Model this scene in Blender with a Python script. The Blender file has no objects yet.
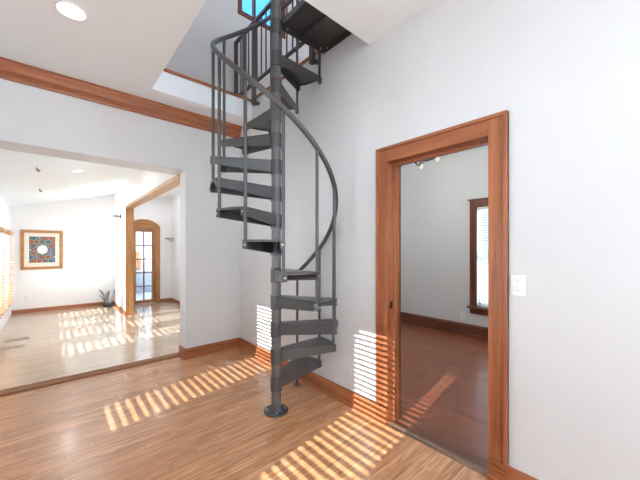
import bpy, bmesh, math, random
from mathutils import Vector, Matrix
random.seed(7)
scene = bpy.context.scene
COL = scene.collection
R = math.radians

# ------------------------------------------------------------------ materials
def mat_new(name):
    m = bpy.data.materials.new(name); m.use_nodes = True
    nt = m.node_tree
    return m, nt, nt.nodes['Principled BSDF']

def plain(name, col, rough=0.5, metal=0.0, spec=0.5, bump=0.0, bscale=200.0, var=0.03):
    m, nt, b = mat_new(name)
    b.inputs['Roughness'].default_value = rough
    b.inputs['Metallic'].default_value = metal
    b.inputs['Specular IOR Level'].default_value = spec
    tc = nt.nodes.new('ShaderNodeTexCoord')
    n = nt.nodes.new('ShaderNodeTexNoise'); n.inputs['Scale'].default_value = 6.0; n.inputs['Detail'].default_value = 4
    nt.links.new(tc.outputs['Object'], n.inputs['Vector'])
    r = nt.nodes.new('ShaderNodeValToRGB')
    r.color_ramp.elements[0].position = 0.3; r.color_ramp.elements[1].position = 0.7
    r.color_ramp.elements[0].color = tuple(max(0, c*(1-var)) for c in col) + (1,)
    r.color_ramp.elements[1].color = tuple(min(1, c*(1+var)) for c in col) + (1,)
    nt.links.new(n.outputs['Fac'], r.inputs['Fac'])
    nt.links.new(r.outputs['Color'], b.inputs['Base Color'])
    if bump:
        n2 = nt.nodes.new('ShaderNodeTexNoise'); n2.inputs['Scale'].default_value = bscale
        nt.links.new(tc.outputs['Object'], n2.inputs['Vector'])
        bp = nt.nodes.new('ShaderNodeBump'); bp.inputs['Strength'].default_value = bump; bp.inputs['Distance'].default_value = 0.002
        nt.links.new(n2.outputs['Fac'], bp.inputs['Height']); nt.links.new(bp.outputs['Normal'], b.inputs['Normal'])
    return m

def wood(name, light, dark, axis='X', rough=0.4, stretch=18.0, spec=0.5):
    """grain runs along the given axis"""
    m, nt, b = mat_new(name)
    b.inputs['Roughness'].default_value = rough
    b.inputs['Specular IOR Level'].default_value = spec
    tc = nt.nodes.new('ShaderNodeTexCoord'); mp = nt.nodes.new('ShaderNodeMapping')
    s = [stretch]*3; s['XYZ'.index(axis)] = 1.1
    mp.inputs['Scale'].default_value = s
    nt.links.new(tc.outputs['Object'], mp.inputs['Vector'])
    n1 = nt.nodes.new('ShaderNodeTexNoise'); n1.inputs['Scale'].default_value = 1.0; n1.inputs['Detail'].default_value = 5; n1.inputs['Distortion'].default_value = 0.6
    n2 = nt.nodes.new('ShaderNodeTexNoise'); n2.inputs['Scale'].default_value = 6.0; n2.inputs['Detail'].default_value = 3
    nt.links.new(mp.outputs['Vector'], n1.inputs['Vector']); nt.links.new(mp.outputs['Vector'], n2.inputs['Vector'])
    mx = nt.nodes.new('ShaderNodeMath'); mx.operation = 'MULTIPLY_ADD'; mx.inputs[1].default_value = 0.35
    nt.links.new(n2.outputs['Fac'], mx.inputs[0]); nt.links.new(n1.outputs['Fac'], mx.inputs[2])
    r = nt.nodes.new('ShaderNodeValToRGB')
    r.color_ramp.elements[0].position = 0.48; r.color_ramp.elements[1].position = 0.86
    r.color_ramp.elements[0].color = dark + (1,); r.color_ramp.elements[1].color = light + (1,)
    nt.links.new(mx.outputs[0], r.inputs['Fac']); nt.links.new(r.outputs['Color'], b.inputs['Base Color'])
    return m

def plank_floor(name, c1, c2, gap, along='X', row=0.057, length=1.1, rough=0.3, grain=0.5, coat=0.2):
    m, nt, b = mat_new(name)
    tc = nt.nodes.new('ShaderNodeTexCoord'); mp = nt.nodes.new('ShaderNodeMapping')
    if along == 'Y': mp.inputs['Rotation'].default_value = (0, 0, R(90))
    nt.links.new(tc.outputs['Object'], mp.inputs['Vector'])
    br = nt.nodes.new('ShaderNodeTexBrick')
    br.offset = 0.0; br.offset_frequency = 2; br.squash = 1.0
    br.inputs['Color1'].default_value = c1 + (1,); br.inputs['Color2'].default_value = c2 + (1,); br.inputs['Mortar'].default_value = gap + (1,)
    br.inputs['Scale'].default_value = 1.0; br.inputs['Mortar Size'].default_value = 0.0011; br.inputs['Mortar Smooth'].default_value = 0.3
    br.inputs['Bias'].default_value = 0.0; br.inputs['Brick Width'].default_value = length; br.inputs['Row Height'].default_value = row
    # per-plank offset of the grain so neighbouring boards differ
    sp = nt.nodes.new('ShaderNodeSeparateXYZ'); nt.links.new(mp.outputs['Vector'], sp.inputs[0])
    dv = nt.nodes.new('ShaderNodeMath'); dv.operation = 'DIVIDE'; dv.inputs[1].default_value = row; nt.links.new(sp.outputs['Y'], dv.inputs[0])
    fl = nt.nodes.new('ShaderNodeMath'); fl.operation = 'FLOOR'; nt.links.new(dv.outputs[0], fl.inputs[0])
    ml = nt.nodes.new('ShaderNodeMath'); ml.operation = 'MULTIPLY'; ml.inputs[1].default_value = 7.31; nt.links.new(fl.outputs[0], ml.inputs[0])
    jx = nt.nodes.new('ShaderNodeMath'); jx.operation = 'MULTIPLY'; jx.inputs[1].default_value = length*0.618*1.37; nt.links.new(fl.outputs[0], jx.inputs[0])
    jc = nt.nodes.new('ShaderNodeCombineXYZ'); nt.links.new(jx.outputs[0], jc.inputs['X'])
    jv = nt.nodes.new('ShaderNodeVectorMath'); jv.operation = 'ADD'
    nt.links.new(mp.outputs['Vector'], jv.inputs[0]); nt.links.new(jc.outputs[0], jv.inputs[1]); nt.links.new(jv.outputs[0], br.inputs['Vector'])
    g = nt.nodes.new('ShaderNodeMapping'); g.inputs['Scale'].default_value = (2.6, 42, 1)
    nt.links.new(mp.outputs['Vector'], g.inputs['Vector'])
    ad = nt.nodes.new('ShaderNodeCombineXYZ'); nt.links.new(ml.outputs[0], ad.inputs['X'])
    va = nt.nodes.new('ShaderNodeVectorMath'); va.operation = 'ADD'
    nt.links.new(g.outputs['Vector'], va.inputs[0]); nt.links.new(ad.outputs[0], va.inputs[1])
    n = nt.nodes.new('ShaderNodeTexNoise'); n.inputs['Scale'].default_value = 1.0; n.inputs['Detail'].default_value = 6; n.inputs['Distortion'].default_value = 1.6
    nt.links.new(va.outputs[0], n.inputs['Vector'])
    rp = nt.nodes.new('ShaderNodeValToRGB'); rp.color_ramp.elements[0].position = 0.32; rp.color_ramp.elements[1].position = 0.62
    lo = 1-grain
    rp.color_ramp.elements[0].color = (lo, lo*0.94, lo*0.88, 1); rp.color_ramp.elements[1].color = (1, 1, 1, 1)
    nt.links.new(n.outputs['Fac'], rp.inputs['Fac'])
    mu = nt.nodes.new('ShaderNodeMix'); mu.data_type = 'RGBA'; mu.blend_type = 'MULTIPLY'; mu.inputs[0].default_value = 1.0
    nt.links.new(br.outputs['Color'], mu.inputs[6]); nt.links.new(rp.outputs['Color'], mu.inputs[7])
    nt.links.new(mu.outputs[2], b.inputs['Base Color'])
    b.inputs['Roughness'].default_value = rough
    b.inputs['Coat Weight'].default_value = coat; b.inputs['Coat Roughness'].default_value = 0.16
    bp = nt.nodes.new('ShaderNodeBump'); bp.inputs['Strength'].default_value = 0.15; bp.inputs['Distance'].default_value = 0.001; bp.invert = True
    nt.links.new(br.outputs['Fac'], bp.inputs['Height']); nt.links.new(bp.outputs['Normal'], b.inputs['Normal'])
    return m

def glass(name, tint=(0.96, 0.98, 0.98), refl=0.08):
    m = bpy.data.materials.new(name); m.use_nodes = True; nt = m.node_tree; nt.nodes.clear()
    o = nt.nodes.new('ShaderNodeOutputMaterial'); mx = nt.nodes.new('ShaderNodeMixShader')
    t = nt.nodes.new('ShaderNodeBsdfTransparent'); t.inputs[0].default_value = tint + (1,)
    g = nt.nodes.new('ShaderNodeBsdfGlossy'); g.inputs['Roughness'].default_value = 0.02
    mx.inputs[0].default_value = refl
    nt.links.new(t.outputs[0], mx.inputs[1]); nt.links.new(g.outputs[0], mx.inputs[2]); nt.links.new(mx.outputs[0], o.inputs[0])
    return m

def emit(name, col, s):
    m = bpy.data.materials.new(name); m.use_nodes = True; nt = m.node_tree; nt.nodes.clear()
    o = nt.nodes.new('ShaderNodeOutputMaterial'); e = nt.nodes.new('ShaderNodeEmission')
    e.inputs[0].default_value = col + (1,); e.inputs[1].default_value = s
    nt.links.new(e.outputs[0], o.inputs[0]); return m

M = {}
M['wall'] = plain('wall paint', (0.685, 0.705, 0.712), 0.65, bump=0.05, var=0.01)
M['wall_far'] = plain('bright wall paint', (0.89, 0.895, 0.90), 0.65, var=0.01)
M['ceil'] = plain('ceiling paint', (0.88, 0.955, 0.99), 0.7, var=0.008)  # cool tint put into the colour to offset warm floor bounce
M['ceil_far'] = plain('far ceiling paint', (0.86, 0.945, 0.99), 0.7, var=0.008)  # tinted cooler too, countering warm bounce in the sunken room
M['white'] = plain('white enamel', (0.86, 0.86, 0.85), 0.35, var=0.01)
M['pole'] = plain('grey metal column', (0.15, 0.15, 0.155), 0.32, metal=0.4, var=0.06)
M['metal'] = plain('dark grey satin metal', (0.088, 0.090, 0.093), 0.34, metal=0.35, var=0.06, bump=0.05, bscale=400)
M['iron'] = plain('black iron', (0.012, 0.011, 0.010), 0.45, metal=0.4)
M['steel'] = plain('bright steel', (0.55, 0.55, 0.56), 0.28, metal=0.9)
M['nickel'] = plain('brushed nickel', (0.35, 0.35, 0.34), 0.35, metal=0.8)
cl, cd = (0.45, 0.160, 0.062), (0.25, 0.075, 0.029)
M['trimX'] = wood('stained oak trim along x', cl, cd, 'X')
M['trimY'] = wood('stained oak trim along y', cl, cd, 'Y')
M['trimZ'] = wood('stained oak trim upright', cl, cd, 'Z')
M['darkY'] = wood('dark walnut trim along y', (0.20, 0.066, 0.032), (0.10, 0.032, 0.016), 'Y')
M['darkZ'] = wood('dark walnut trim upright', (0.20, 0.066, 0.032), (0.10, 0.032, 0.016), 'Z')
M['nose'] = wood('worn oak nosing', (0.34, 0.17, 0.09), (0.20, 0.095, 0.05), 'X', rough=0.75, spec=0.2)
M['sill'] = plain('worn metal threshold', (.26, .17, .12), .25, metal=.4)
M['honeyZ'] = wood('honey oak upright', (0.50, 0.235, 0.085), (0.33, 0.135, 0.04), 'Z')
M['honeyX'] = wood('honey oak along x', (0.50, 0.235, 0.085), (0.33, 0.135, 0.04), 'X')
M['honeyY'] = wood('honey oak along y', (0.55, 0.34, 0.18), (0.40, 0.22, 0.10), 'Y')
M['floor'] = plank_floor('honey oak strip floor', (0.76, 0.405, 0.205), (0.61, 0.30, 0.143), (0.12, 0.05, 0.02))
M['floor_far'] = plank_floor('pale oak strip floor', (0.60, 0.49, 0.37), (0.53, 0.42, 0.31), (0.28, 0.19, 0.11), rough=0.2, grain=0.2, coat=0.5)
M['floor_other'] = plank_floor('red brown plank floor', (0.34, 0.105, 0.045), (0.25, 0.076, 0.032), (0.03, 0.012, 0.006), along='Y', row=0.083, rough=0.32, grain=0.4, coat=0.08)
M['glass'] = glass('window glass')
M['lamp'] = emit('lit lamp lens', (1.0, 0.98, 0.94), 2.0)
M['blind_wood'] = wood('wooden blind slats', (0.62, 0.36, 0.18), (0.48, 0.25, 0.11), 'Y', rough=0.5)
M['blind_white'] = plain('white blind slats', (0.82, 0.82, 0.82), 0.5)
M['tape'] = plain('pale woven cord', (0.6, 0.5, 0.4), 0.8)

# ------------------------------------------------------------------ mesh builder
class MB:
    def __init__(s): s.v = []; s.f = []; s.mi = []; s.sm = []
    def _add(s, vs, fs, mi=0, smooth=False):
        o = len(s.v); s.v += [tuple(p) for p in vs]
        for f in fs: s.f.append([o+i for i in f]); s.mi.append(mi); s.sm.append(smooth)
        return s
    def box(s, x0, x1, y0, y1, z0, z1, mi=0, M4=None):
        if x0 > x1: x0, x1 = x1, x0
        if y0 > y1: y0, y1 = y1, y0
        if z0 > z1: z0, z1 = z1, z0
        vs = [Vector(p) for p in ((x0,y0,z0),(x1,y0,z0),(x1,y1,z0),(x0,y1,z0),(x0,y0,z1),(x1,y0,z1),(x1,y1,z1),(x0,y1,z1))]
        if M4: vs = [M4 @ p for p in vs]
        return s._add(vs, [(0,3,2,1),(4,5,6,7),(0,1,5,4),(1,2,6,5),(2,3,7,6),(3,0,4,7)], mi)
    def prism(s, poly, z0, z1, mi=0, fn=None):
        """poly: ccw (a,b); extruded along the third axis; fn maps (a,b,c)->xyz"""
        fn = fn or (lambda a, b, c: (a, b, c))
        n = len(poly)
        vs = [fn(a, b, z0) for a, b in poly] + [fn(a, b, z1) for a, b in poly]
        fs = [list(range(n))[::-1], list(range(n, 2*n))] + [(i, (i+1) % n, n+(i+1) % n, n+i) for i in range(n)]
        return s._add(vs, fs, mi)
    def cyl(s, p0, p1, r0, r1=None, n=20, mi=0, cap=True):
        r1 = r0 if r1 is None else r1
        p0 = Vector(p0); p1 = Vector(p1); d = (p1-p0).normalized()
        a = d.orthogonal().normalized(); b = d.cross(a)
        ring = lambda p, r: [p + (a*math.cos(2*math.pi*i/n) + b*math.sin(2*math.pi*i/n))*r for i in range(n)]
        s._add(ring(p0, r0)+ring(p1, r1), [(i, (i+1) % n, n+(i+1) % n, n+i) for i in range(n)], mi, True)
        if cap:
            s._add(ring(p0, r0), [list(range(n))[::-1]], mi); s._add(ring(p1, r1), [list(range(n))], mi)
        return s
    def lathe(s, c, prof, n=28, mi=0):
        c = Vector(c); vs = []; fs = []
        for r, z in prof:
            for i in range(n):
                t = 2*math.pi*i/n; vs.append(c + Vector((r*math.cos(t), r*math.sin(t), z)))
        for j in range(len(prof)-1):
            for i in range(n): fs.append((j*n+i, j*n+(i+1) % n, (j+1)*n+(i+1) % n, (j+1)*n+i))
        return s._add(vs, fs, mi, True)
    def tube(s, pts, r, n=12, mi=0):
        pts = [Vector(p) for p in pts]; m = len(pts); vs = []; fs = []
        up = Vector((0, 0, 1))
        for i, p in enumerate(pts):
            d = (pts[min(i+1, m-1)] - pts[max(i-1, 0)]).normalized()
            a = d.cross(up)
            a = d.orthogonal().normalized() if a.length < 1e-3 else a.normalized()
            b = a.cross(d)
            rr = r(i/(m-1)) if callable(r) else r
            vs += [p + (a*math.cos(2*math.pi*k/n)+b*math.sin(2*math.pi*k/n))*rr for k in range(n)]
        for i in range(m-1):
            for k in range(n): fs.append((i*n+k, i*n+(k+1) % n, (i+1)*n+(k+1) % n, (i+1)*n+k))
        fs.append(list(range(n))[::-1]); fs.append([(m-1)*n+k for k in range(n)])
        return s._add(vs, fs, mi, True)
    def build(s, name, mats, parent=None, bevel=0.0, loc=None):
        """vertices are world coordinates; the origin is put at the base centre (or loc)"""
        me = bpy.data.meshes.new(name)
        P = Vector(parent.get('_o', (0, 0, 0))) if parent else Vector((0, 0, 0))
        o_ = Vector(loc) if loc else Vector((0, 0, 0))
        me.from_pydata([tuple(Vector(p)-o_) for p in s.v], [], s.f)
        for m in (mats if isinstance(mats, (list, tuple)) else [mats]): me.materials.append(m)
        for p, mi, sm in zip(me.polygons, s.mi, s.sm): p.material_index = mi; p.use_smooth = sm
        bm = bmesh.new(); bm.from_mesh(me); bmesh.ops.recalc_face_normals(bm, faces=bm.faces); bm.to_mesh(me); bm.free()
        me.update()
        ob = bpy.data.objects.new(name, me); COL.objects.link(ob)
        if parent: ob.parent = parent
        ob.location = o_ - P
        ob['_o'] = tuple(o_)
        if bevel:
            md = ob.modifiers.new('bevel', 'BEVEL'); md.width = bevel; md.segments = 2; md.limit_method = 'ANGLE'; md.angle_limit = R(40)
        return ob

def thing(name, loc, label, cat, group=None):
    o = bpy.data.objects.new(name, None); COL.objects.link(o); o.location = loc; o['_o'] = tuple(loc); o.empty_display_size = 0.1
    return tag(o, label, cat, group)
def tag(o, label, cat, group=None):
    o['label'] = label; o['category'] = cat
    if group: o['group'] = group
    return o
def struct(o, label=None, cat=None):
    o['kind'] = 'structure'
    if label: o['label'] = label
    if cat: o['category'] = cat
    return o
def sroot(name, loc, label, cat):
    o = bpy.data.objects.new(name, None); COL.objects.link(o); o.location = loc; o['_o'] = tuple(loc)
    return struct(o, label, cat)

def grid_wall(b, us, vs, holes, t0, t1, fn):
    """slab in (u,v) with rectangular holes, extruded t0..t1; fn(u,v,t)->xyz"""
    U = sorted(set(us + [h[0] for h in holes] + [h[1] for h in holes])); V = sorted(set(vs + [h[2] for h in holes] + [h[3] for h in holes]))
    U = [u for u in U if us[0] <= u <= us[1]]; V = [v for v in V if vs[0] <= v <= vs[1]]
    full = {}
    for i in range(len(U)-1):
        for j in range(len(V)-1):
            cu, cv = (U[i]+U[i+1])/2, (V[j]+V[j+1])/2
            full[i, j] = not any(h[0] < cu < h[1] and h[2] < cv < h[3] for h in holes)
    q = lambda *p: b._add([fn(*x) for x in p], [(0, 1, 2, 3)])
    for (i, j), ok in full.items():
        if not ok: continue
        a, c, d, e = U[i], U[i+1], V[j], V[j+1]
        q((a,d,t0),(c,d,t0),(c,e,t0),(a,e,t0)); q((a,d,t1),(c,d,t1),(c,e,t1),(a,e,t1))
        if not full.get((i-1, j)): q((a,d,t0),(a,e,t0),(a,e,t1),(a,d,t1))
        if not full.get((i+1, j)): q((c,d,t0),(c,e,t0),(c,e,t1),(c,d,t1))
        if not full.get((i, j-1)): q((a,d,t0),(c,d,t0),(c,d,t1),(a,d,t1))
        if not full.get((i, j+1)): q((a,e,t0),(c,e,t0),(c,e,t1),(a,e,t1))
    bm = None
    return b
def weld(ob):
    bm = bmesh.new(); bm.from_mesh(ob.data); bmesh.ops.remove_doubles(bm, verts=bm.verts, dist=1e-5)
    bmesh.ops.recalc_face_normals(bm, faces=bm.faces); bm.to_mesh(ob.data); bm.free()

# ------------------------------------------------------------------ dimensions (metres)
YF = -5.0  # unseen back end, placed to even out the fill light
YR = -1.4          # stair wall cut short behind the camera, letting fill light in
XL, XR, YW = -0.73, 2.00, 4.01        # window wall, stair wall, opening wall
HC, HU = 3.12, 3.385                  # ceiling, upper floor
ZF = -0.14                            # sunken far room floor
XJ, HH = 1.26, 2.389                  # opening jamb, opening head
YB = 10.1                             # far room back wall
XH, YH = 2.62, 9.60                   # hall side and end walls
XO = 5.05                             # window wall of the next room
SUN = Vector((1, 0.15, -0.54))

# ------------------------------------------------------------------ room shell
b = MB().box(XL-.02, XR+.02, YF, 4.20, -.10, 0); struct(b.build('floor', M['floor']), 'honey oak strip floor of the stair room', 'floor')
b = MB().box(XL-.02, XH+.02, 4.20, YB+.02, ZF-.10, ZF); struct(b.build('floor_far', M['floor_far']), 'pale oak strip floor of the sunken far room', 'floor')
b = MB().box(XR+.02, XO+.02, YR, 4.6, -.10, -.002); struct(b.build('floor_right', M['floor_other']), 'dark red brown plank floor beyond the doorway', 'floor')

# windows in the window wall: (y0, y1, z0, z1)
WIN_MAIN = [(0.84, 1.415, 0.52, 2.27), (2.60, 3.12, 0.52, 2.24)]
WIN_FAR = [(5.50, 6.13, 0.24, 1.66), (6.57, 7.27, 0.24, 1.66), (7.57, 8.23, 0.24, 1.66), (8.63, 9.40, 0.24, 1.66)]
b = MB(); grid_wall(b, [YF, 4.2], [ZF-.1, 6.0], WIN_MAIN, XL-.15, XL, lambda u, v, t: (t, u, v))
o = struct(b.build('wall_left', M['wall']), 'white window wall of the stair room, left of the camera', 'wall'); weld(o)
b = MB(); grid_wall(b, [4.2, YB+.15], [ZF-.1, 6.0], WIN_FAR, XL-.15, XL, lambda u, v, t: (t, u, v))
o = struct(b.build('wall_far_left', M['wall_far']), 'white window wall of the sunken room', 'wall'); weld(o)

# stair wall with the doorway
DY0, DY1, DZ = 0.708, 1.447, 2.08
b = MB(); grid_wall(b, [YR, YW], [-.1, HU-.022], [(DY0-.02, DY1+.02, -.2, DZ+.02)], XR, XR+.145, lambda u, v, t: (t, u, v))
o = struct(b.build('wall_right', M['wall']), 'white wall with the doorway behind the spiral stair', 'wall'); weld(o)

# wall with the wide opening (header is deeper than the jamb)
b = MB()
b.box(XJ, XO+.2, YW, 4.234, -.15, HU)
b.box(XL-.15, XJ, YW, 4.36, HH, HU)
b.box(XJ, XJ+.14, 4.234, 4.36, HH, HU)
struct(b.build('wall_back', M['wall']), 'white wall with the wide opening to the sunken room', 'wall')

# ceiling with the stair well
WX, WY0, WY1 = 0.80, 1.65, 3.65
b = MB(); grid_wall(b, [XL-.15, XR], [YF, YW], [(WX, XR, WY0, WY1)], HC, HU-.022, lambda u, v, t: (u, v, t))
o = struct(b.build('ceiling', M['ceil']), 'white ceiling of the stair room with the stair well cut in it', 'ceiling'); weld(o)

# far room
b = MB().box(XL-.15, XJ+.14, YB, YB+.15, ZF-.1, 3.2); struct(b.build('wall_far', M['wall_far']), 'white end wall of the sunken room', 'wall')
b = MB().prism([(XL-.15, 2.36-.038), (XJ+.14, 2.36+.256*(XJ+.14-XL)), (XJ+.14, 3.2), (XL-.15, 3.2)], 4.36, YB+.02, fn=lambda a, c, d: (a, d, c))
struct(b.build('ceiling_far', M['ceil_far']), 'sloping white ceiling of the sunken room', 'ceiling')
b = MB()
b.box(XJ, XJ+.14, 8.17, YB, ZF-.05, 3.2)
b.box(XJ, XJ+.14, 4.36, 8.17, HH, 3.2)
struct(b.build('wall_hall_side', M['wall_far']), 'white wall strip and bulkhead between the sunken room and the hall', 'wall')
HW = (4.9, 5.7, .9, 1.9)  # unseen opening, added to let light into the hall
b = MB(); grid_wall(b, [4.234, YB], [ZF-.1, 3.0], [HW], XH, XH+.12, lambda u, v, t: (t, u, v))
o = struct(b.build('wall_hall_right', M['wall_far']), 'white right wall of the hall', 'wall'); weld(o)
b = MB(); grid_wall(b, [XJ+.14, XH], [ZF-.1, 3.0], [(1.61, 2.20, ZF-.2, 1.96)], YH, YH+.15, lambda u, v, t: (u, t, v))
o = struct(b.build('wall_hall_end', M['wall_far']), 'white end wall of the hall around the glazed door', 'wall'); weld(o)
b = MB().box(XJ+.14, XH+.12, 4.234, YH+.15, 2.89, 3.0); struct(b.build('ceiling_hall', M['wall_far']), 'white hall ceiling', 'ceiling')

# next room on the right
OW = (1.17, 1.97, 0.48, 2.06)
b = MB(); grid_wall(b, [YR-.15, 4.01], [-.1, 3.0], [OW], XO, XO+.15, lambda u, v, t: (t, u, v))
o = struct(b.build('wall_next_room', M['wall']), 'white window wall seen through the doorway', 'wall'); weld(o)
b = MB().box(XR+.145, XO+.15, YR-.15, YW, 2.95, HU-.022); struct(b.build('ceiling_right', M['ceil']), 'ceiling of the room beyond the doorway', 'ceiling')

# upstairs
UW = (2.03, 2.72, 4.80, 5.75)
b = MB(); grid_wall(b, [XL-.15, 6.0], [HU, 6.0], [UW], YW, YW+.15, lambda u, v, t: (u, t, v))
o = struct(b.build('wall_upstairs', M['wall']), 'upstairs wall with the window above the stair well', 'wall'); weld(o)
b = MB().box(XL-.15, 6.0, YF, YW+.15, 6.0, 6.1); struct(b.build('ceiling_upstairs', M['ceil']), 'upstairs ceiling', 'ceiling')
b = MB(); grid_wall(b, [XL-.15, XO+.15], [YF, YW], [(WX, XR, WY0, WY1)], HU-.022, HU, lambda u, v, t: (u, v, t))
o = struct(b.build('floor_upstairs', M['trimX']), 'upstairs wood floor edge around the stair well', 'floor'); weld(o)

# unseen front walls, added to limit fill light; holes let some in
b = MB(); grid_wall(b, [XL-.15, 6.0], [HU, 6.0], [(-0.6, 4.0, 3.9, 5.8)], YF-.15, YF, lambda u, v, t: (u, t, v))
o = struct(b.build('wall_upstairs_front', M['wall']), 'unseen upstairs front wall, opening sized for fill light', 'wall'); weld(o)
b = MB(); grid_wall(b, [XR, XO+.15], [-.1, HC], [(3.2, 4.0, .9, 1.9)], YR-.15, YR, lambda u, v, t: (u, t, v))
o = struct(b.build('wall_next_room_front', M['wall']), 'unseen front wall of the room beyond the doorway, opening sized for fill light', 'wall'); weld(o)
b = MB(); grid_wall(b, [XL-.15, XR], [-.1, HU-.022], [], YF-.15, YF, lambda u, v, t: (u, t, v))
o = struct(b.build('wall_front', M['wall']), 'unseen wall behind the camera, added to cut light from behind', 'wall'); weld(o)
b = MB().box(5.2, 5.35, YF, YW, HU, 6.0); struct(b.build('wall_upstairs_right', M['wall']), 'upstairs right wall', 'wall')
# ------------------------------------------------------------------ trim
def sweep(poly, t0, t1, axis, sign=1, org=(0, 0)):
    """profile poly (out, z): out is distance from the wall"""
    b = MB()
    if axis == 'X': fn = lambda a, c, t: (t, org[0]+sign*a, org[1]+c)
    else: fn = lambda a, c, t: (org[0]+sign*a, t, org[1]+c)
    b.prism(poly, t0, t1, fn=fn); return b
crown = [(0,0),(.022,0),(.026,.022),(.018,.030),(.018,.058),(.030,.072),(.040,.100),(.056,.128),(.060,.150),(.074,.158),(.076,.178),(0,.178)]
struct(sweep(crown, XL, XR-.001, 'X', -1, (YW, 2.955)).build('trim_1', M['trimX']), 'stained oak crown moulding above the wide opening', 'crown moulding')
base = [(0,0),(.034,0),(.033,.012),(.026,.022),(.018,.026),(.018,.108),(.014,.120),(.006,.130),(0,.132)]
struct(sweep(base, XJ-.015, XR-.018, 'X', -1, (YW, 0)).build('baseboard_back', M['trimX']), 'oak baseboard between the opening and the corner', 'baseboard')
b = sweep(base, DY1+.106, YW, 'Y', -1, (XR, 0)); struct(b.build('baseboard_right', M['trimY']), 'oak baseboard behind the spiral stair', 'baseboard')
b = sweep(base, YR, DY0-.106, 'Y', -1, (XR, 0)); struct(b.build('baseboard_front', M['trimY']), 'oak baseboard under the light switch', 'baseboard')
b = MB().box(XJ-.016, XJ, YW-.002, 4.234, 0, .132).box(XJ-.03, XJ, YW-.03, 4.17, 0, .02)
struct(b.build('baseboard_jamb', M['trimY']), 'short oak baseboard returning into the opening', 'baseboard')
# nosing of the step down
b = MB().prism([(4.140,0),(4.146,.016),(4.285,.016),(4.297,.004),(4.297,-.022),(4.205,-.022),(4.205,0)][::-1], XL, XJ, fn=lambda a, c, t: (t, a, c))
struct(b.build('trim_2', M['nose']), 'dark oak nosing strip at the step down into the sunken room', 'step nosing')
fb = [(0,0),(.02,0),(.015,.08),(0,.09)]
struct(sweep(fb, XL, XJ, 'X', -1, (YB, ZF)).build('baseboard_far', M['trimX']), 'oak baseboard along the far end wall', 'baseboard')
struct(sweep(fb, 8.15, YB, 'Y', -1, (XJ, ZF)).build('baseboard_strip', M['trimY']), 'oak baseboard below the narrow wall strip', 'baseboard')
struct(sweep(fb, 4.3, YH, 'Y', -1, (XH, ZF)).build('baseboard_hall', M['trimY']), 'oak baseboard along the hall wall', 'baseboard')
struct(sweep(fb, 2.31, XH, 'X', -1, (YH, ZF)).build('baseboard_hall_end', M['trimX']), 'oak baseboard beside the glazed door', 'baseboard')
ob_ = [(0,0),(.034,0),(.033,.018),(.022,.024),(.022,.150),(.010,.175),(0,.18)]
struct(sweep(ob_, YR, YW, 'Y', -1, (XO, 0)).build('baseboard_next_room', M['darkY']), 'dark baseboard in the room beyond the doorway', 'baseboard')
# lintel and post of the side opening
r_ = sroot('trim_3', (XJ+.07, 8.15, ZF), 'oak lintel and post framing the side opening from sunken room to hall', 'opening frame')
MB().box(XJ-.012, XJ+.152, 4.234, 8.17, 2.335, HH).build('lintel', M['honeyY'], r_)
MB().box(XJ-.012, XJ+.150, 8.15, 8.17, ZF, 2.335).build('post', M['honeyZ'], r_)
# fascia mounted floor edge strip
b = MB().box(WX, XR-.0, WY1-.014, WY1, HU-.03, HU+.004).box(XR-.014, XR+.0, WY0, WY1, HU-.03, HU+.004)
struct(b.build('trim_4', M['trimX']), 'thin oak edge strip along the upper floor', 'edge strip')

# ------------------------------------------------------------------ doorway casing
d1 = sroot('door_1', (XR, (DY0+DY1)/2, 0), 'oak cased doorway to the dark floored room', 'doorway')
cw = .106
for y0, y1, ba in ((DY1, DY1+cw, DY1+cw), (DY0-cw, DY0, DY0-cw)):
    s = 1 if ba > 1 else -1
    c = MB().box(XR-.022, XR, y0, y1, .14, 2.2)
    c.box(XR-.034, XR, ba-s*.022, ba, .14, 2.2)
    c.build('casing', M['trimZ'], d1, bevel=.003)
    p = MB()
    for k in range(5): p.box(XR-.038+.0015*k, XR, y0, y1, .027*k, .027*k+.024)
    p.box(XR-.027, XR, y0+.001, y1-.001, 0, .138)
    p.build('plinth', M['trimY'], d1, bevel=.002)
MB().box(XR-.0222, XR, DY0, DY1, DZ, 2.2).box(XR-.0342, XR, DY0-cw, DY1+cw, 2.178, 2.202).box(XR-.028, XR, DY0, DY1, DZ, DZ+.012).build('head_casing', M['trimY'], d1, bevel=.003)
for y0, y1 in ((DY1, DY1+.02), (DY0-.02, DY0)):
    s = -1 if y0 > 1 else 1
    ye = DY1 if y0 > 1 else DY0
    j = MB().box(XR-.004, XR+.149, y0, y1, .0, DZ)
    j.box(XR+.055, XR+.095, ye, ye+s*.013, 0.0, DZ)
    j.build('jamb', M['trimZ'], d1, bevel=.002)
MB().box(XR-.004, XR+.149, DY0-.02, DY1+.02, DZ, DZ+.02).box(XR+.055, XR+.095, DY0, DY1, DZ-.013, DZ).build('head_jamb', M['trimY'], d1)
sp_ = MB().box(XR+.012, XR+.046, DY1-.003, DY1+.001, .92, .98).build('strike_plate', M['iron'], d1); sp_['label'] = 'black metal strike plate'
for y0, y1, ba in ((DY1, DY1+cw, 0), (DY0-cw, DY0, 0)):
    MB().box(XR+.145, XR+.165, y0, y1, 0, 2.2).build('casing', M['darkZ'], d1)
MB().prism([(XR-.01,0),(XR+.004,.012),(XR+.040,.012),(XR+.055,0)], DY0, DY1, fn=lambda a, c, t: (a, t, c)).build('threshold', M['sill'], d1)
MB().box(XR+.05, XR+.15, DY0, DY1, -.004, .003).build('threshold_board', M['darkY'], d1)

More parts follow.
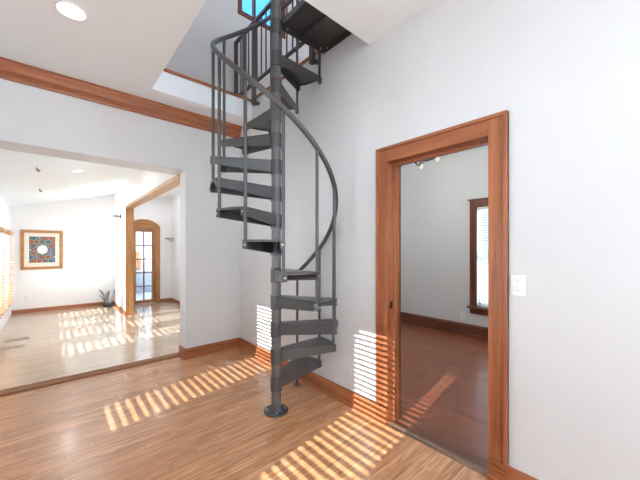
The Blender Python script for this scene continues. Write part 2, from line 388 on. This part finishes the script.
# ------------------------------------------------------------------ windows and blinds
def x_window(name, x_in, thick, hole, sgn, trimmat, frmat, label, casing=.09, sashmat=None, bar=True):
    """window in an x-facing wall; sgn=+1: the room is on the +x side"""
    y0, y1, z0, z1 = hole
    r = sroot(name, (x_in, (y0+y1)/2, z0), label, 'window')
    sm = sashmat or frmat
    xg = x_in - sgn*thick*0.72
    f = MB()
    for a, c in ((y0, y0+.03), (y1-.03, y1)): f.box(xg-.02, xg+.02, a, c, z0, z1)
    for a, c in ((z0, z0+.04), (z1-.035, z1)): f.box(xg-.02, xg+.02, y0, y1, a, c)
    if bar:
        zm = z0+(z1-z0)*.47; f.box(xg-.022, xg+.022, y0, y1, zm-.018, zm+.018)
    f.build('sash', sm, r)
    MB().box(xg-.002, xg+.002, y0+.02, y1-.02, z0+.03, z1-.03).build('pane', M['glass'], r)
    c = MB(); xa, xb = x_in, x_in+sgn*.02
    c.box(xa, xb, y0-casing, y0, z0-.03, z1+casing).box(xa, xb, y1, y1+casing, z0-.03, z1+casing)
    c.box(xa, xb, y0, y1, z1, z1+casing)
    c.box(xa, x_in+sgn*.045, y0-casing-.02, y1+casing+.02, z1+casing, z1+casing+.02)
    c.build('casing', trimmat, r, bevel=.002)
    s = MB().box(x_in-sgn*.08, x_in+sgn*.06, y0-casing-.03, y1+casing+.03, z0-.035, z0)
    s.build('sill', trimmat, r, bevel=.004)
    MB().box(xa, xb, y0-casing, y1+casing, z0-.12, z0-.035).build('apron', trimmat, r)
    return r

def blind(name, x, hole, sgn, m, label, tilt, pitch=.044, width=.05, depth_sign=1, group=None, tape=True):
    y0, y1, z0, z1 = hole
    o = thing(name, (x, (y0+y1)/2, z0), label, 'blind', group)
    s = MB(); z = z1-.075
    while z > z0+.05:
        Mx = Matrix.Translation((x, 0, z)) @ Matrix.Rotation(tilt, 4, 'Y')
        s.box(-width/2, width/2, y0+.008, y1-.008, -.0014, .0014, M4=Mx)
        z -= pitch
    s.build('slats', m, o)
    MB().box(x-.03, x+.03, y0+.004, y1-.004, z1-.055, z1-.002).build('head_rail', m, o)
    MB().box(x-.026, x+.026, y0+.008, y1-.008, z0+.004, z0+.022).build('bottom_rail', m, o)
    c = MB()
    for yy in (y0+.09, y1-.09):
        for dx in (-.027, .027): c.cyl((x+dx, yy, z0+.015), (x+dx, yy, z1-.05), .0012, n=6)
    c.build('ladder_cord', M['tape'], o)
    return o
far_lab = ['nearest to the opening', 'second from the opening', 'third from the opening', 'farthest, beside the end wall']
for i, h in enumerate(WIN_MAIN):
    x_window('window_%d' % (i+1), XL, .15, h, 1, M['trimZ'], M['white'], 'window in the left wall of the stair room, %s' % ('near the camera' if i == 0 else 'near the opening'), bar=False)
    blind('window_blind', XL-.035, h, 1, M['blind_wood'], 'wooden slat blind in the stair room window %s' % ('beside the camera' if i == 0 else 'next to the wide opening'), R(6))
for i, h in enumerate(WIN_FAR):
    x_window('window_%d' % (i+3), XL, .15, h, 1, M['white'], M['white'], 'window in the left wall of the sunken room, %s' % far_lab[i], casing=.12)
    blind('window_blind', XL+.055, (h[0]-.03, h[1]+.03, h[2], h[3]+.10), 1, M['blind_wood'], 'wooden slat blind in the sunken room window %s' % far_lab[i], R(6), pitch=.06, width=.055)
x_window('window_7', XO, .15, OW, -1, M['darkZ'], M['white'], 'dark cased window seen through the doorway', casing=.105)
blind('window_blind', XO+.035, OW, -1, M['blind_white'], 'white slat blind in the dark cased window beyond the doorway', R(-14), pitch=.04, width=.045)
x_window('window_9', XH, .12, HW, -1, M['honeyZ'], M['white'], 'unseen window added to let light into the hall', casing=.09)
# upstairs window
b = MB().box(8.5, 8.7, -3, 7, -.3, 4.2)  # added outside to dim the bright surroundings behind the white blind
for k in range(30): b.prism([(8.5, -.3+.15*k), (8.485, -.3+.15*k), (8.5, -.16+.15*k)], -3, 7, fn=lambda a, c, t: (a, t, c))
o = struct(b.build('wall_backdrop', plain('blue grey siding', (.14, .155, .18), .7)), 'grey siding added behind the white blind to dim the view', 'house wall')
r = sroot('window_8', (2.37, YW, 4.8), 'dark framed upstairs window showing blue sky', 'window')
c = MB(); x0, x1, z0, z1 = UW
c.box(x0-.06, x0, YW-.02, YW, z0-.06, z1+.06).box(x1, x1+.06, YW-.02, YW, z0-.06, z1+.06).box(x0, x1, YW-.02, YW, z0-.06, z0).box(x0, x1, YW-.02, YW, z1, z1+.06)
c.build('casing', M['darkZ'], r)
f = MB().box(x0, x0+.03, YW+.05, YW+.09, z0, z1).box(2.245, 2.285, YW+.045, YW+.095, z0, z1).box(x1-.03, x1, YW+.05, YW+.09, z0, z1).box(x0, x1, YW+.05, YW+.09, z0, z0+.03).box(x0, x1, YW+.05, YW+.09, z1-.03, z1)
f.build('sash', M['darkZ'], r)
MB().box(x0+.02, x1-.02, YW+.068, YW+.072, z0+.02, z1-.02).build('pane', M['glass'], r)

# ------------------------------------------------------------------ glazed hall door
d2 = sroot('door_2', (1.905, YH, ZF), 'glazed oak door with ten panes under an arched head', 'door')
def arch(x): return 2.02 + .195*(1-abs((x-1.905)/.405)**2.4)
N = 16
top = [(1.5+.81*i/N, arch(1.5+.81*i/N)) for i in range(N+1)]
MB().prism([(1.5, 1.95), (2.31, 1.95)] + top[::-1], YH-.03, YH, fn=lambda a, c, t: (a, t, c)).build('arched_head', M['honeyX'], d2)
MB().box(1.50, 1.615, YH-.025, YH, ZF, 1.95).build('casing', M['honeyZ'], d2, bevel=.003)
MB().box(2.195, 2.31, YH-.025, YH, ZF, 1.95).build('casing', M['honeyZ'], d2, bevel=.003)
yl0, yl1 = YH+.02, YH+.06
gx = [1.712, 1.909, 2.106]; gz = [-.037+.38*i for i in range(6)]
l = MB().box(1.615, 1.712, yl0, yl1, ZF+.008, 1.95).box(2.106, 2.195, yl0, yl1, ZF+.008, 1.95).box(1.712, 2.106, yl0, yl1, ZF+.008, gz[0]).box(1.712, 2.106, yl0, yl1, gz[5], 1.95)
l.build('door_leaf', M['honeyZ'], d2)
mt = MB().box(gx[1]-.015, gx[1]+.015, yl0+.002, yl1-.002, gz[0], gz[5])
for z in gz[1:5]: mt.box(gx[0], gx[2], yl0+.004, yl1-.004, z-.014, z+.014)
mt.build('muntins', M['darkZ'], d2)
for i in range(2):
    for j in range(5):
        MB().box(gx[i]+.002, gx[i+1]-.002, yl0+.018, yl0+.022, gz[j]+.002, gz[j+1]-.002).build('pane', M['glass'], d2)
hd = MB().cyl((1.66, yl0, .86), (1.66, yl0-.05, .86), .012).tube([(1.66, yl0-.05, .86), (1.70, yl0-.055, .86), (1.76, yl0-.05, .855)], .009)
hd.box(1.645, 1.675, yl0-.004, yl0, .76, .94); hd.build('door_handle', M['nickel'], d2)
# porch outside the glazed door; unseen side and roof added to block sky
pg = plain('pale grey boards', (.62, .63, .64), .7)
b = MB().box(1.42, 4.5, YH+.15, 12.5, ZF-.12, ZF-.02); struct(b.build('floor_porch', plain('grey concrete', (.52, .53, .54), .8)), 'concrete porch outside the glazed door', 'floor')
b = MB().box(1.42, 4.5, 12.2, 12.32, .62, 2.9).box(1.42, 4.5, 12.18, 12.32, ZF-.02, .62, mi=1).box(1.42, 4.5, 12.16, 12.18, .60, .64, mi=0)
struct(b.build('wall_porch', [pg, plain('blue grey boards', (.30, .34, .38), .7)]), 'grey porch wall outside the glazed door', 'wall')
b = MB().box(1.30, 1.42, YB+.15, 12.5, ZF-.1, 3.0); struct(b.build('wall_porch_side', pg), 'added porch side wall blocking light outside the glazed door', 'wall')
b = MB().box(1.42, 4.5, YH+.15, 12.5, 2.9, 3.0); struct(b.build('ceiling_porch', pg), 'added porch ceiling blocking sky outside the glazed door', 'ceiling')
b = MB().box(2.10, 2.30, 12.06, 12.16, .64, 1.30); struct(b.build('trim_5', M['honeyZ']), 'brown porch panel outside the glazed door', 'panel')

# ------------------------------------------------------------------ spiral staircase
PX, PY = 1.445, 2.215
RT, RB = 0.535, 0.515
RISE, Z0 = 0.232, 0.07
def pol(r, deg, z): return (PX+r*math.cos(R(deg)), PY+r*math.sin(R(deg)), z)
st = thing('spiral_staircase', (PX, PY, 0), 'dark grey metal spiral staircase rising from the oak floor through the ceiling', 'staircase')
MB().cyl((PX, PY, .010), (PX, PY, 4.35), .041, n=32).build('center_pole', M['pole'], st)
bp = MB().lathe((PX, PY, 0), [(0, .0), (.105, .0), (.105, .011), (.100, .014), (.050, .014), (.048, .032), (.041, .036), (0, .036)], 40).build('base_plate', M['metal'], st)
for k in range(4):
    a = 45+90*k+15
    MB().cyl(pol(.08, a, .012), pol(.08, a, .024), .009, n=6).build('bolt', M['steel'], bp)

def phi(k): return 2.4 + 30*(13-k)          # upper boundary of tread k
def ztread(k): return Z0 + RISE*k
for k in range(1, 14):
    a0, a1 = phi(k)-.8, phi(k)+30.8
    zt = ztread(k); t = MB()
    NA = 10
    arc = [(RT*math.cos(R(a0+(a1-a0)*i/NA)), RT*math.sin(R(a0+(a1-a0)*i/NA))) for i in range(NA+1)]
    ri = .046
    e0, e1 = Vector((math.cos(R(a0)), math.sin(R(a0)))), Vector((math.cos(R(a1)), math.sin(R(a1))))
    n0, n1 = Vector((e0.y, -e0.x)), Vector((-e1.y, e1.x))      # outward normals
    w = .030
    i0, i1 = e0*ri+n0*w*.6, e1*ri+n1*w*.6
    poly = [tuple(i1), tuple(i0)] + arc
    t.prism([(PX+x, PY+y) for x, y in poly], zt-.006, zt)
    # radial flanges: deep at the hub, shallow at the rim
    for e, n, ii in ((e0, n0, i0), (e1, n1, i1)):
        o_ = e*RT
        th = n*(-.005)
        P = [ii, o_, o_+th, ii+th]
        vs = [(PX+p.x, PY+p.y, zt-.001) for p in P] + [(PX+P[0].x, PY+P[0].y, zt-.105), (PX+P[1].x, PY+P[1].y, zt-.062), (PX+P[2].x, PY+P[2].y, zt-.062), (PX+P[3].x, PY+P[3].y, zt-.105)]
        t._add(vs, [(0,1,2,3),(4,7,6,5),(0,4,5,1),(1,5,6,2),(2,6,7,3),(3,7,4,0)])
    # thin rim lip and end tabs
    for i in range(NA):
        (x0, y0), (x1, y1) = arc[i], arc[i+1]; q = .99
        vs = [(PX+x0, PY+y0, zt-.016), (PX+x1, PY+y1, zt-.016), (PX+x1*q, PY+y1*q, zt-.016), (PX+x0*q, PY+y0*q, zt-.016),
              (PX+x0, PY+y0, zt-.001), (PX+x1, PY+y1, zt-.001), (PX+x1*q, PY+y1*q, zt-.001), (PX+x0*q, PY+y0*q, zt-.001)]
        t._add(vs, [(0,3,2,1),(4,5,6,7),(0,1,5,4),(1,2,6,5),(2,3,7,6),(3,0,4,7)])
    for a in (a0+1.6, a1-1.6):
        Mx = Matrix.Translation((PX, PY, 0)) @ Matrix.Rotation(R(a), 4, 'Z')
        t.box(RT-.006, RT+.002, -.017, .017, zt-.062, zt-.001, M4=Mx)
    tr = t.build('tread', M['metal'], st)
    MB().cyl((PX, PY, zt-.122), (PX, PY, zt), .0485, n=32).build('hub', M['metal'], tr)
    for a, s in ((a0, 1.6), (a1, -1.6)):
        x = MB().cyl(pol(RT-.002, a+s*1.1, zt-.036), pol(RT+.009, a+s*1.1, zt-.036), .008, n=8).build('bolt', M['steel'], tr); x['label'] = 'bright bolt head'
def zrail(s_):
    return 1.150 + RISE*s_ + .06*max(0, min(1, s_/3.0)) + .02*max(0, s_)/11
# balusters
for k in range(0, 14):
    a = phi(k); zb = (ztread(k)-.066) if k > 0 else 0.0
    zr = zrail(k)
    bb = MB().cyl(pol(RB, a, zb), pol(RB, a, zr), .0125, n=14)
    if k == 0: bb.cyl(pol(RB, a, 0), pol(RB, a, .008), .035, n=20); bb.cyl(pol(RB, a, .008), pol(RB, a, .04), .018, n=16)
    bb.build('baluster', M['metal'], st)
pts = []
for i in range(0, 14*8+1):
    a = phi(0)+2 - i*30/8.0
    pts.append(pol(RB, a, zrail(i/8.0 - 2/30)))
MB().tube(pts, .0195, 14).build('handrail', M['metal'], st)
# landing platform
LX0, LX1, LY0, LY1, LZ = 1.47, 1.985, WY0+.004, 2.20, 3.36
lp = MB().box(LX0, LX1, LY0, LY1, LZ-.006, LZ).build('landing_platform', M['metal'], st)
fl = MB().box(LX0, LX1, LY1-.008, LY1, LZ-.065, LZ-.006).box(LX1-.008, LX1, LY0, LY1, LZ-.062, LZ-.006).box(LX0, LX0+.008, LY0, LY1-.05, LZ-.05, LZ-.006).box(LX0, LX1, LY0, LY0+.008, LZ-.085, LZ-.006)
fl.build('flange', M['metal'], lp)
MB().box(1.70, 1.728, LY0, LY1-.008, LZ-.032, LZ-.006).box(1.70, 1.76, LY0+.14, LY0+.21, LZ-.036, LZ-.03).build('rib', M['metal'], lp)
MB().cyl((PX, PY, LZ-.122), (PX, PY, LZ), .0485, n=32).build('hub', M['metal'], lp)
for p in ((LX1-.05, LY1-.006), (LX1-.44, LY1-.006)): MB().cyl((p[0], p[1], LZ-.036), (p[0], p[1]-.014, LZ-.036), .009, n=8).build('bolt', M['steel'], lp)['label'] = 'bright bolt head'
for p in ((LX1-.006, LY1-.06), (LX1-.006, LY0+.08)): MB().cyl((p[0], p[1], LZ-.036), (p[0]-.014, p[1], LZ-.036), .009, n=8).build('bolt', M['steel'], lp)['label'] = 'bright bolt head'

# ------------------------------------------------------------------ upstairs guard rail
GX = XR-.070
gr = thing('guard_rail', (GX, 3.2, HU-.09), 'dark grey metal guard rail bolted to the upper floor edge above the stair', 'railing')
YA, YE = 2.285, 4.005
MB().box(GX-.018, GX+.018, YA, YE, 4.27, 4.305).build('top_rail', M['metal'], gr)
MB().box(GX-.014, GX+.014, YA, YE, 3.50, 3.53).build('bottom_rail', M['metal'], gr)
for y in (2.314, 3.472):
    MB().box(GX-.022, GX+.022, y-.022, y+.022, HU-.15, 4.27).box(GX+.02, XR, y-.02, y+.02, HU-.13, HU-.10).build('post', M['metal'], gr)
MB().box(GX-.018, GX+.018, YE-.036, YE, HU, 4.27).build('post', M['metal'], gr)
MB().box(GX-.018, GX+.018, 3.72, 3.756, HU, 4.27).build('post', M['metal'], gr)
y = 2.42
while y < 3.95:
    if abs(y-3.472) > .05 and abs(y-3.738) > .05:
        MB().cyl((GX, y, 3.53), (GX, y, 4.27), .0095, n=10).build('baluster', M['metal'], gr)
    y += .1085

# ------------------------------------------------------------------ lamps
def downlight(x, y, z, r, label, power, slope=0.0, group=None):
    o = thing('recessed_downlight', (x, y, z), label, 'ceiling light', group)
    t = MB().lathe((0, 0, 0), [(r*1.12, .004), (r*1.12, -.004), (r*1.0, -.008), (r*.92, -.004), (r*.90, .002)], 40).build('trim_ring', M['white'], o)
    l_ = MB().lathe((0, 0, 0), [(r*.93, -.003), (r*.5, -.0045), (0.001, -.005)], 40).build('lens', M['lamp'], o)
    t.location = (0, 0, 0); l_.location = (0, 0, 0)
    o.rotation_euler = (0, -math.atan(slope), 0)
    if power:
        ld = bpy.data.lights.new('downlight lamp', 'AREA'); ld.shape = 'DISK'; ld.size = r*1.6; ld.energy = power; ld.color = (.95, .98, 1)
        lo = bpy.data.objects.new('lamp', ld); COL.objects.link(lo); lo.parent = o; lo.location = (0, 0, -.012)
    return o
cf = lambda x: 2.36+.256*(x-XL)
downlight(.10, 2.84, HC, .088, 'round recessed downlight in the stair room ceiling left of the stair well', .4)
downlight(.10, 0.95, HC, .088, 'added unseen downlight in the stair room ceiling above the camera', .4)  # extra lamp out of view, added for fill
downlight(.30, 6.12, cf(.30), .075, 'recessed downlight in the sloping ceiling, nearer one', 4, .256, 'recessed downlights in the sunken room')
downlight(.24, 8.07, cf(.24), .075, 'recessed downlight in the sloping ceiling, farther one', 4, .256, 'recessed downlights in the sunken room')
downlight(2.05, 8.75, 2.89, .08, 'recessed downlight in the hall ceiling before the glazed door', 1.5)
downlight(2.05, 6.2, 2.89, .08, 'added unseen downlight in the hall ceiling near the stair room', 2.5)  # hidden extra lamp, added to light the hall

def spot(x, y, label):
    z = cf(x)
    o = thing('ceiling_spotlight', (x, y, z), label, 'spotlight', 'small spotlights on the sunken room ceiling')
    MB().cyl((x, y, z+.004), (x, y, z-.012), .020, n=18).build('mount', M['white'], o)
    MB().cyl((x, y, z-.010), (x+.003, y, z-.03), .005, n=10).build('stem', M['nickel'], o)
    MB().cyl((x-.006, y+.006, z-.026), (x+.018, y-.018, z-.062), .013, .019, n=16).build('head', M['nickel'], o)
spot(-.16, 5.60, 'small metal spotlight on the sloping ceiling, nearer one')
spot(-.18, 7.52, 'small metal spotlight on the sloping ceiling, farther one')

wl = thing('wall_spotlight', (XJ, 8.87, 2.18), 'small dark metal spotlight on the narrow white wall strip', 'wall light')
MB().cyl((XJ, 8.87, 2.19), (XJ-.016, 8.87, 2.19), .05, n=20).build('mount', M['iron'], wl)
MB().cyl((XJ-.014, 8.87, 2.19), (XJ-.07, 8.87, 2.19), .011, n=10).build('arm', M['iron'], wl)
MB().cyl((XJ-.055, 8.87, 2.19), (XJ-.155, 8.87, 2.20), .032, .026, n=18).build('head', M['nickel'], wl)
ul = bpy.data.lights.new('ceiling fill lamp', 'AREA'); ul.shape = 'DISK'; ul.size = .05; ul.energy = 2.5; ul.color = (.92, .97, 1)  # added fill for the sloping ceiling; the fixture itself looks unlit
uo = bpy.data.objects.new('lamp', ul); COL.objects.link(uo); uo.parent = wl; uo.location = (-.12, 0, .05); uo.rotation_euler = Vector((-.45, -.5, 1)).to_track_quat('-Z', 'Y').to_euler()

hs = thing('wall_sconce', (XH, 9.35, 1.64), 'silver wall fixture on the hall wall right of the glazed door', 'wall light')
MB().box(XH-.015, XH, 9.28, 9.42, 1.58, 1.70).build('back_plate', M['white'], hs, bevel=.004)
MB().prism([(9.26, 1.70), (9.29, 1.66), (9.41, 1.66), (9.44, 1.70)], XH-.22, XH-.015, fn=lambda a, c, t: (t, a, c)).build('tray', M['nickel'], hs, bevel=.004)
for yy in (9.31, 9.39): MB().tube([(XH-.012, yy, 1.61), (XH-.08, yy, 1.61), (XH-.13, yy, 1.66)], .010).build('arm', M['nickel'], hs)

# chandelier in the next room
cx, cy, cz = 3.50, 2.17, 2.575
ch = thing('chandelier', (cx, cy, 2.95), 'black iron chandelier glimpsed under the doorway head', 'chandelier')
MB().lathe((cx, cy, 2.95), [(0.001, -.03), (.05, -.028), (.065, -.006), (.065, 0)], 24).build('canopy', M['iron'], ch)
MB().cyl((cx, cy, 2.93), (cx, cy, 2.575), .009, n=12).build('stem', M['iron'], ch)
MB().lathe((cx, cy, 2.575), [(0.001, -.06), (.018, -.05), (.012, -.03), (.035, -.01), (.035, .02), (.015, .05), (.01, .08)], 20).build('body', M['iron'], ch)
shade_m = emit('lit frosted bulb', (1, .90, .76), .32)
for k in range(5):
    a = R(72*k+8.7); d = Vector((math.cos(a), math.sin(a), 0)); c0 = Vector((cx, cy, cz))
    p = [c0+d*.03+Vector((0,0,.0)), c0+d*.10+Vector((0,0,-.035)), c0+d*.18+Vector((0,0,-.055)), c0+d*.27+Vector((0,0,-.035)), c0+d*.31+Vector((0,0,.015))]
    arm = MB().tube(p, .009, 8).tube([c0+d*.08+Vector((0,0,.05)), c0+d*.14+Vector((0,0,.02)), c0+d*.16+Vector((0,0,-.02)), c0+d*.12+Vector((0,0,-.03))], .006, 8).build('arm', M['iron'], ch)
    e = c0+d*.31
    MB().lathe((e.x, e.y, cz+.02), [(0.001, .012), (.016, .010), (.030, -.012), (.028, -.026), (0.001, -.028)], 16).build('lamp_cup', M['iron'], arm)
    MB().lathe((e.x, e.y, cz-.008), [(.014, 0), (.024, -.018), (.027, -.040), (.018, -.062), (0.001, -.072)], 16).build('bulb', shade_m, arm)
pl_ = bpy.data.lights.new('chandelier lamp', 'POINT'); pl_.energy = 14; pl_.shadow_soft_size = .12; pl_.color = (1, .93, .84)
po_ = bpy.data.objects.new('lamp', pl_); COL.objects.link(po_); po_.parent = ch; po_.location = (0, 0, -.30)
# ------------------------------------------------------------------ small things
def plate(name, c, axis_sign, wall, label, cat, kind):
    o = thing(name, c, label, cat)
    x, y, z = c
    if wall == 'X': bx = lambda u0, u1, z0, z1, d0, d1: MB().box(x+axis_sign*d0, x+axis_sign*d1, y+u0, y+u1, z+z0, z+z1)
    else: bx = lambda u0, u1, z0, z1, d0, d1: MB().box(x+u0, x+u1, y+axis_sign*d0, y+axis_sign*d1, z+z0, z+z1)
    bx(-.036, .036, -.059, .059, 0, .006).build('plate', M['white'], o, bevel=.002)
    if kind == 'switch':
        bx(-.006, .006, -.014, .014, .005, .012).build('toggle', M['white'], o, bevel=.002)
        for zz in (-.03, .03): bx(-.003, .003, zz-.003, zz+.003, .006, .0075).build('screw', M['nickel'], o)
    else:
        for zz in (-.024, .024): bx(-.016, .016, zz-.014, zz+.014, .005, .009).build('socket', plain('ivory plastic', (.7, .69, .66), .4), o, bevel=.002)
    return o
plate('light_switch', (XR, .556, 1.188), -1, 'X', 'white toggle light switch on the wall right of the doorway', 'light switch', 'switch')
plate('wall_outlet', (-.49, YB, .20), -1, 'Y', 'white wall outlet low on the end wall below the picture', 'outlet', 'outlet')
plate('wall_outlet', (XO, 2.19, .31), -1, 'X', 'white wall outlet by the dark window beyond the doorway', 'outlet', 'outlet')

# framed picture on the end wall
fx0, fx1, fz0, fz1 = -.585, .185, .89, 1.845
pf = thing('framed_picture', ((fx0+fx1)/2, YB, fz0), 'oak framed picture with a jewel coloured lattice pattern on the end wall', 'picture')
w = .065
f = MB().box(fx0, fx1, YB-.035, YB, fz0, fz0+w).box(fx0, fx1, YB-.035, YB, fz1-w, fz1).box(fx0, fx0+w, YB-.035, YB, fz0+w, fz1-w).box(fx1-w, fx1, YB-.035, YB, fz0+w, fz1-w)
f.build('frame', M['honeyX'], pf)
MB().box(fx0+w, fx1-w, YB-.014, YB-.002, fz0+w, fz1-w).build('mat_board', plain('cream mat', (.85, .80, .70), .8), pf)
ax0, ax1, az0, az1 = fx0+.155, fx1-.145, fz0+.165, fz1-.155
mats = [plain('print ground', (.06, .08, .09), .5), plain('print red', (.30, .05, .04), .5), plain('print teal', (.06, .16, .18), .5), plain('print rust', (.33, .14, .06), .5), plain('print pale line', (.40, .42, .32), .5), plain('print blue', (.05, .09, .22), .5), plain('print white', (.82, .86, .90), .5)]
pr = MB().box(ax0, ax1, YB-.018, YB-.013, az0, az1)
acx, acz = (ax0+ax1)/2, (az0+az1)/2
def hexa(cx_, cz_, r, y, mi, n=6, sx=1.0, clip=True):
    p = [(cx_+sx*r*math.cos(2*math.pi*i/n+math.pi/2), cz_+r*math.sin(2*math.pi*i/n+math.pi/2)) for i in range(n)]
    p = [(min(max(a, ax0), ax1), min(max(c, az0), az1)) for a, c in p]
    pr._add([(a, y, c) for a, c in p], [list(range(n))], mi)
cnt = 0
for i in range(-5, 6):
    for j in range(-5, 6):
        hx = acx + (i+(j % 2)*.5)*.106; hz = acz + j*.094
        if ax0-.01 < hx < ax1+.01 and az0-.01 < hz < az1+.01:
            hexa(hx, hz, .060, YB-.0186, 4); hexa(hx, hz, .054, YB-.0192, [1, 2, 3, 5, 2][cnt % 5]); hexa(hx, hz, .026, YB-.0198, [3, 5, 1, 4, 1][cnt % 5])
            cnt += 1
hexa(acx, acz, .125, YB-.0204, 4, 8, .88); hexa(acx, acz, .108, YB-.0210, 6, 8, .88)
pr.build('print', mats, pf)

# silvery plant in the far corner
bx_, by_ = 1.10, 9.78
pt = thing('potted_plant', (bx_, by_, ZF), 'dark pot of silvery grey spiky leaves in the far corner', 'plant')
MB().lathe((bx_, by_, ZF), [(0.001, 0), (.10, 0), (.115, .05), (.12, .10), (.11, .10), (.10, .08), (.001, .08)], 28).build('pot', plain('charcoal ceramic', (.04, .043, .05), .4), pt)
lm = [plain('silver grey leaf', (.42, .44, .45), .5), plain('slate leaf', (.10, .11, .12), .5)]
lf = MB()
for k in range(46):
    a = random.uniform(0, 2*math.pi); ln = random.uniform(.25, .46); le = random.uniform(.02, .15); wd = random.uniform(.022, .04)
    d = Vector((math.cos(a), math.sin(a), 0)); sd = Vector((-d.y, d.x, 0)); c0 = Vector((bx_, by_, ZF+.07))+d*random.uniform(.01, .08)
    rows = []
    for i in range(6):
        t = i/5; p = c0+d*(le*t**1.6)+Vector((0, 0, ln*t*(1-.12*t))); ww = wd*(.5+1.2*t)*(1-t)**.7+.001
        rows += [p-sd*ww, p+d*.006-Vector((0, 0, .003)), p+sd*ww]
    fs = []
    for i in range(5):
        for q in range(2): fs.append((i*3+q, i*3+q+1, i*3+q+4, i*3+q+3))
    lf._add(rows, fs, k % 2 if k % 3 else 0, True)
lo_ = lf.build('leaves', lm, pt); lo_['kind'] = 'stuff'
sm_ = lo_.modifiers.new('thick', 'SOLIDIFY'); sm_.thickness = .003

# floor vents in the sunken room
def vent(x, y, lab):
    o = thing('floor_vent', (x, y, ZF), lab, 'floor vent')
    L, W = .30, .13
    f = MB().box(x-L/2, x+L/2, y-W/2, y-W/2+.018, ZF, ZF+.012).box(x-L/2, x+L/2, y+W/2-.018, y+W/2, ZF, ZF+.012).box(x-L/2, x-L/2+.018, y-W/2, y+W/2, ZF, ZF+.012).box(x+L/2-.018, x+L/2, y-W/2, y+W/2, ZF, ZF+.012)
    f.build('frame', plain('beige enamel', (.62, .56, .47), .4), o, bevel=.003)
    g = MB()
    for i in range(14):
        xx = x-L/2+.03+i*(L-.06)/13; g.box(xx-.003, xx+.003, y-W/2+.018, y+W/2-.018, ZF+.001, ZF+.009)
    g.build('grille', plain('beige enamel slat', (.50, .45, .38), .4), o)
vent(-.48, 6.71, 'pale floor vent under the left windows, nearer to the opening')
vent(-.455, 7.24, 'pale floor vent under the left windows, farther from the opening')

# ------------------------------------------------------------------ light
w = bpy.data.worlds.new('sky'); scene.world = w; w.use_nodes = True; nt = w.node_tree
bg = nt.nodes['Background']; tc = nt.nodes.new('ShaderNodeTexCoord'); sx = nt.nodes.new('ShaderNodeSeparateXYZ')
rp = nt.nodes.new('ShaderNodeValToRGB'); mr = nt.nodes.new('ShaderNodeMapRange')
mr.inputs['From Min'].default_value = -1; mr.inputs['From Max'].default_value = 1
nt.links.new(tc.outputs['Generated'], sx.inputs[0]); nt.links.new(sx.outputs['Z'], mr.inputs['Value']); nt.links.new(mr.outputs[0], rp.inputs['Fac'])
e = rp.color_ramp.elements
e[0].position = 0.0; e[0].color = (3.2, 3.5, 3.85, 1)
e[1].position = .49; e[1].color = (3.2, 3.5, 3.85, 1)
for p, c in ((.51, (.38, .43, .48, 1)), (.66, (.36, .42, .48, 1)), (.74, (.05, .24, .60, 1)), (1.0, (.02, .15, .5, 1))):
    q = e.new(p); q.color = c
nt.links.new(rp.outputs['Color'], bg.inputs['Color']); bg.inputs['Strength'].default_value = 1.7

sd = bpy.data.lights.new('sun', 'SUN'); sd.energy = 5.5; sd.angle = R(.2); sd.color = (1, .98, .95)
so = bpy.data.objects.new('sun', sd); COL.objects.link(so); so.rotation_euler = SUN.to_track_quat('-Z', 'Y').to_euler(); so.location = (-6, 0, 6)

# ------------------------------------------------------------------ camera
cd_ = bpy.data.cameras.new('camera'); co = bpy.data.objects.new('camera', cd_); COL.objects.link(co)
co.location = (0, 0, 1.4); co.rotation_euler = (R(90), 0, -math.atan2(.6605, .7508))
cd_.sensor_fit = 'HORIZONTAL'; cd_.sensor_width = 36; cd_.lens = 36*303.5/640; cd_.shift_y = 8.5/640; cd_.clip_start = .02
scene.camera = co

for o in scene.objects:
    if '_o' in o: del o['_o']
vs = scene.view_settings
vs.view_transform = 'Standard'; vs.look = 'None'; vs.exposure = 1.52; vs.gamma = 1.0; vs.use_curve_mapping = False
scene.cycles.use_denoising = True
scene.cycles.max_bounces = 10; scene.cycles.diffuse_bounces = 8; scene.cycles.transparent_max_bounces = 16
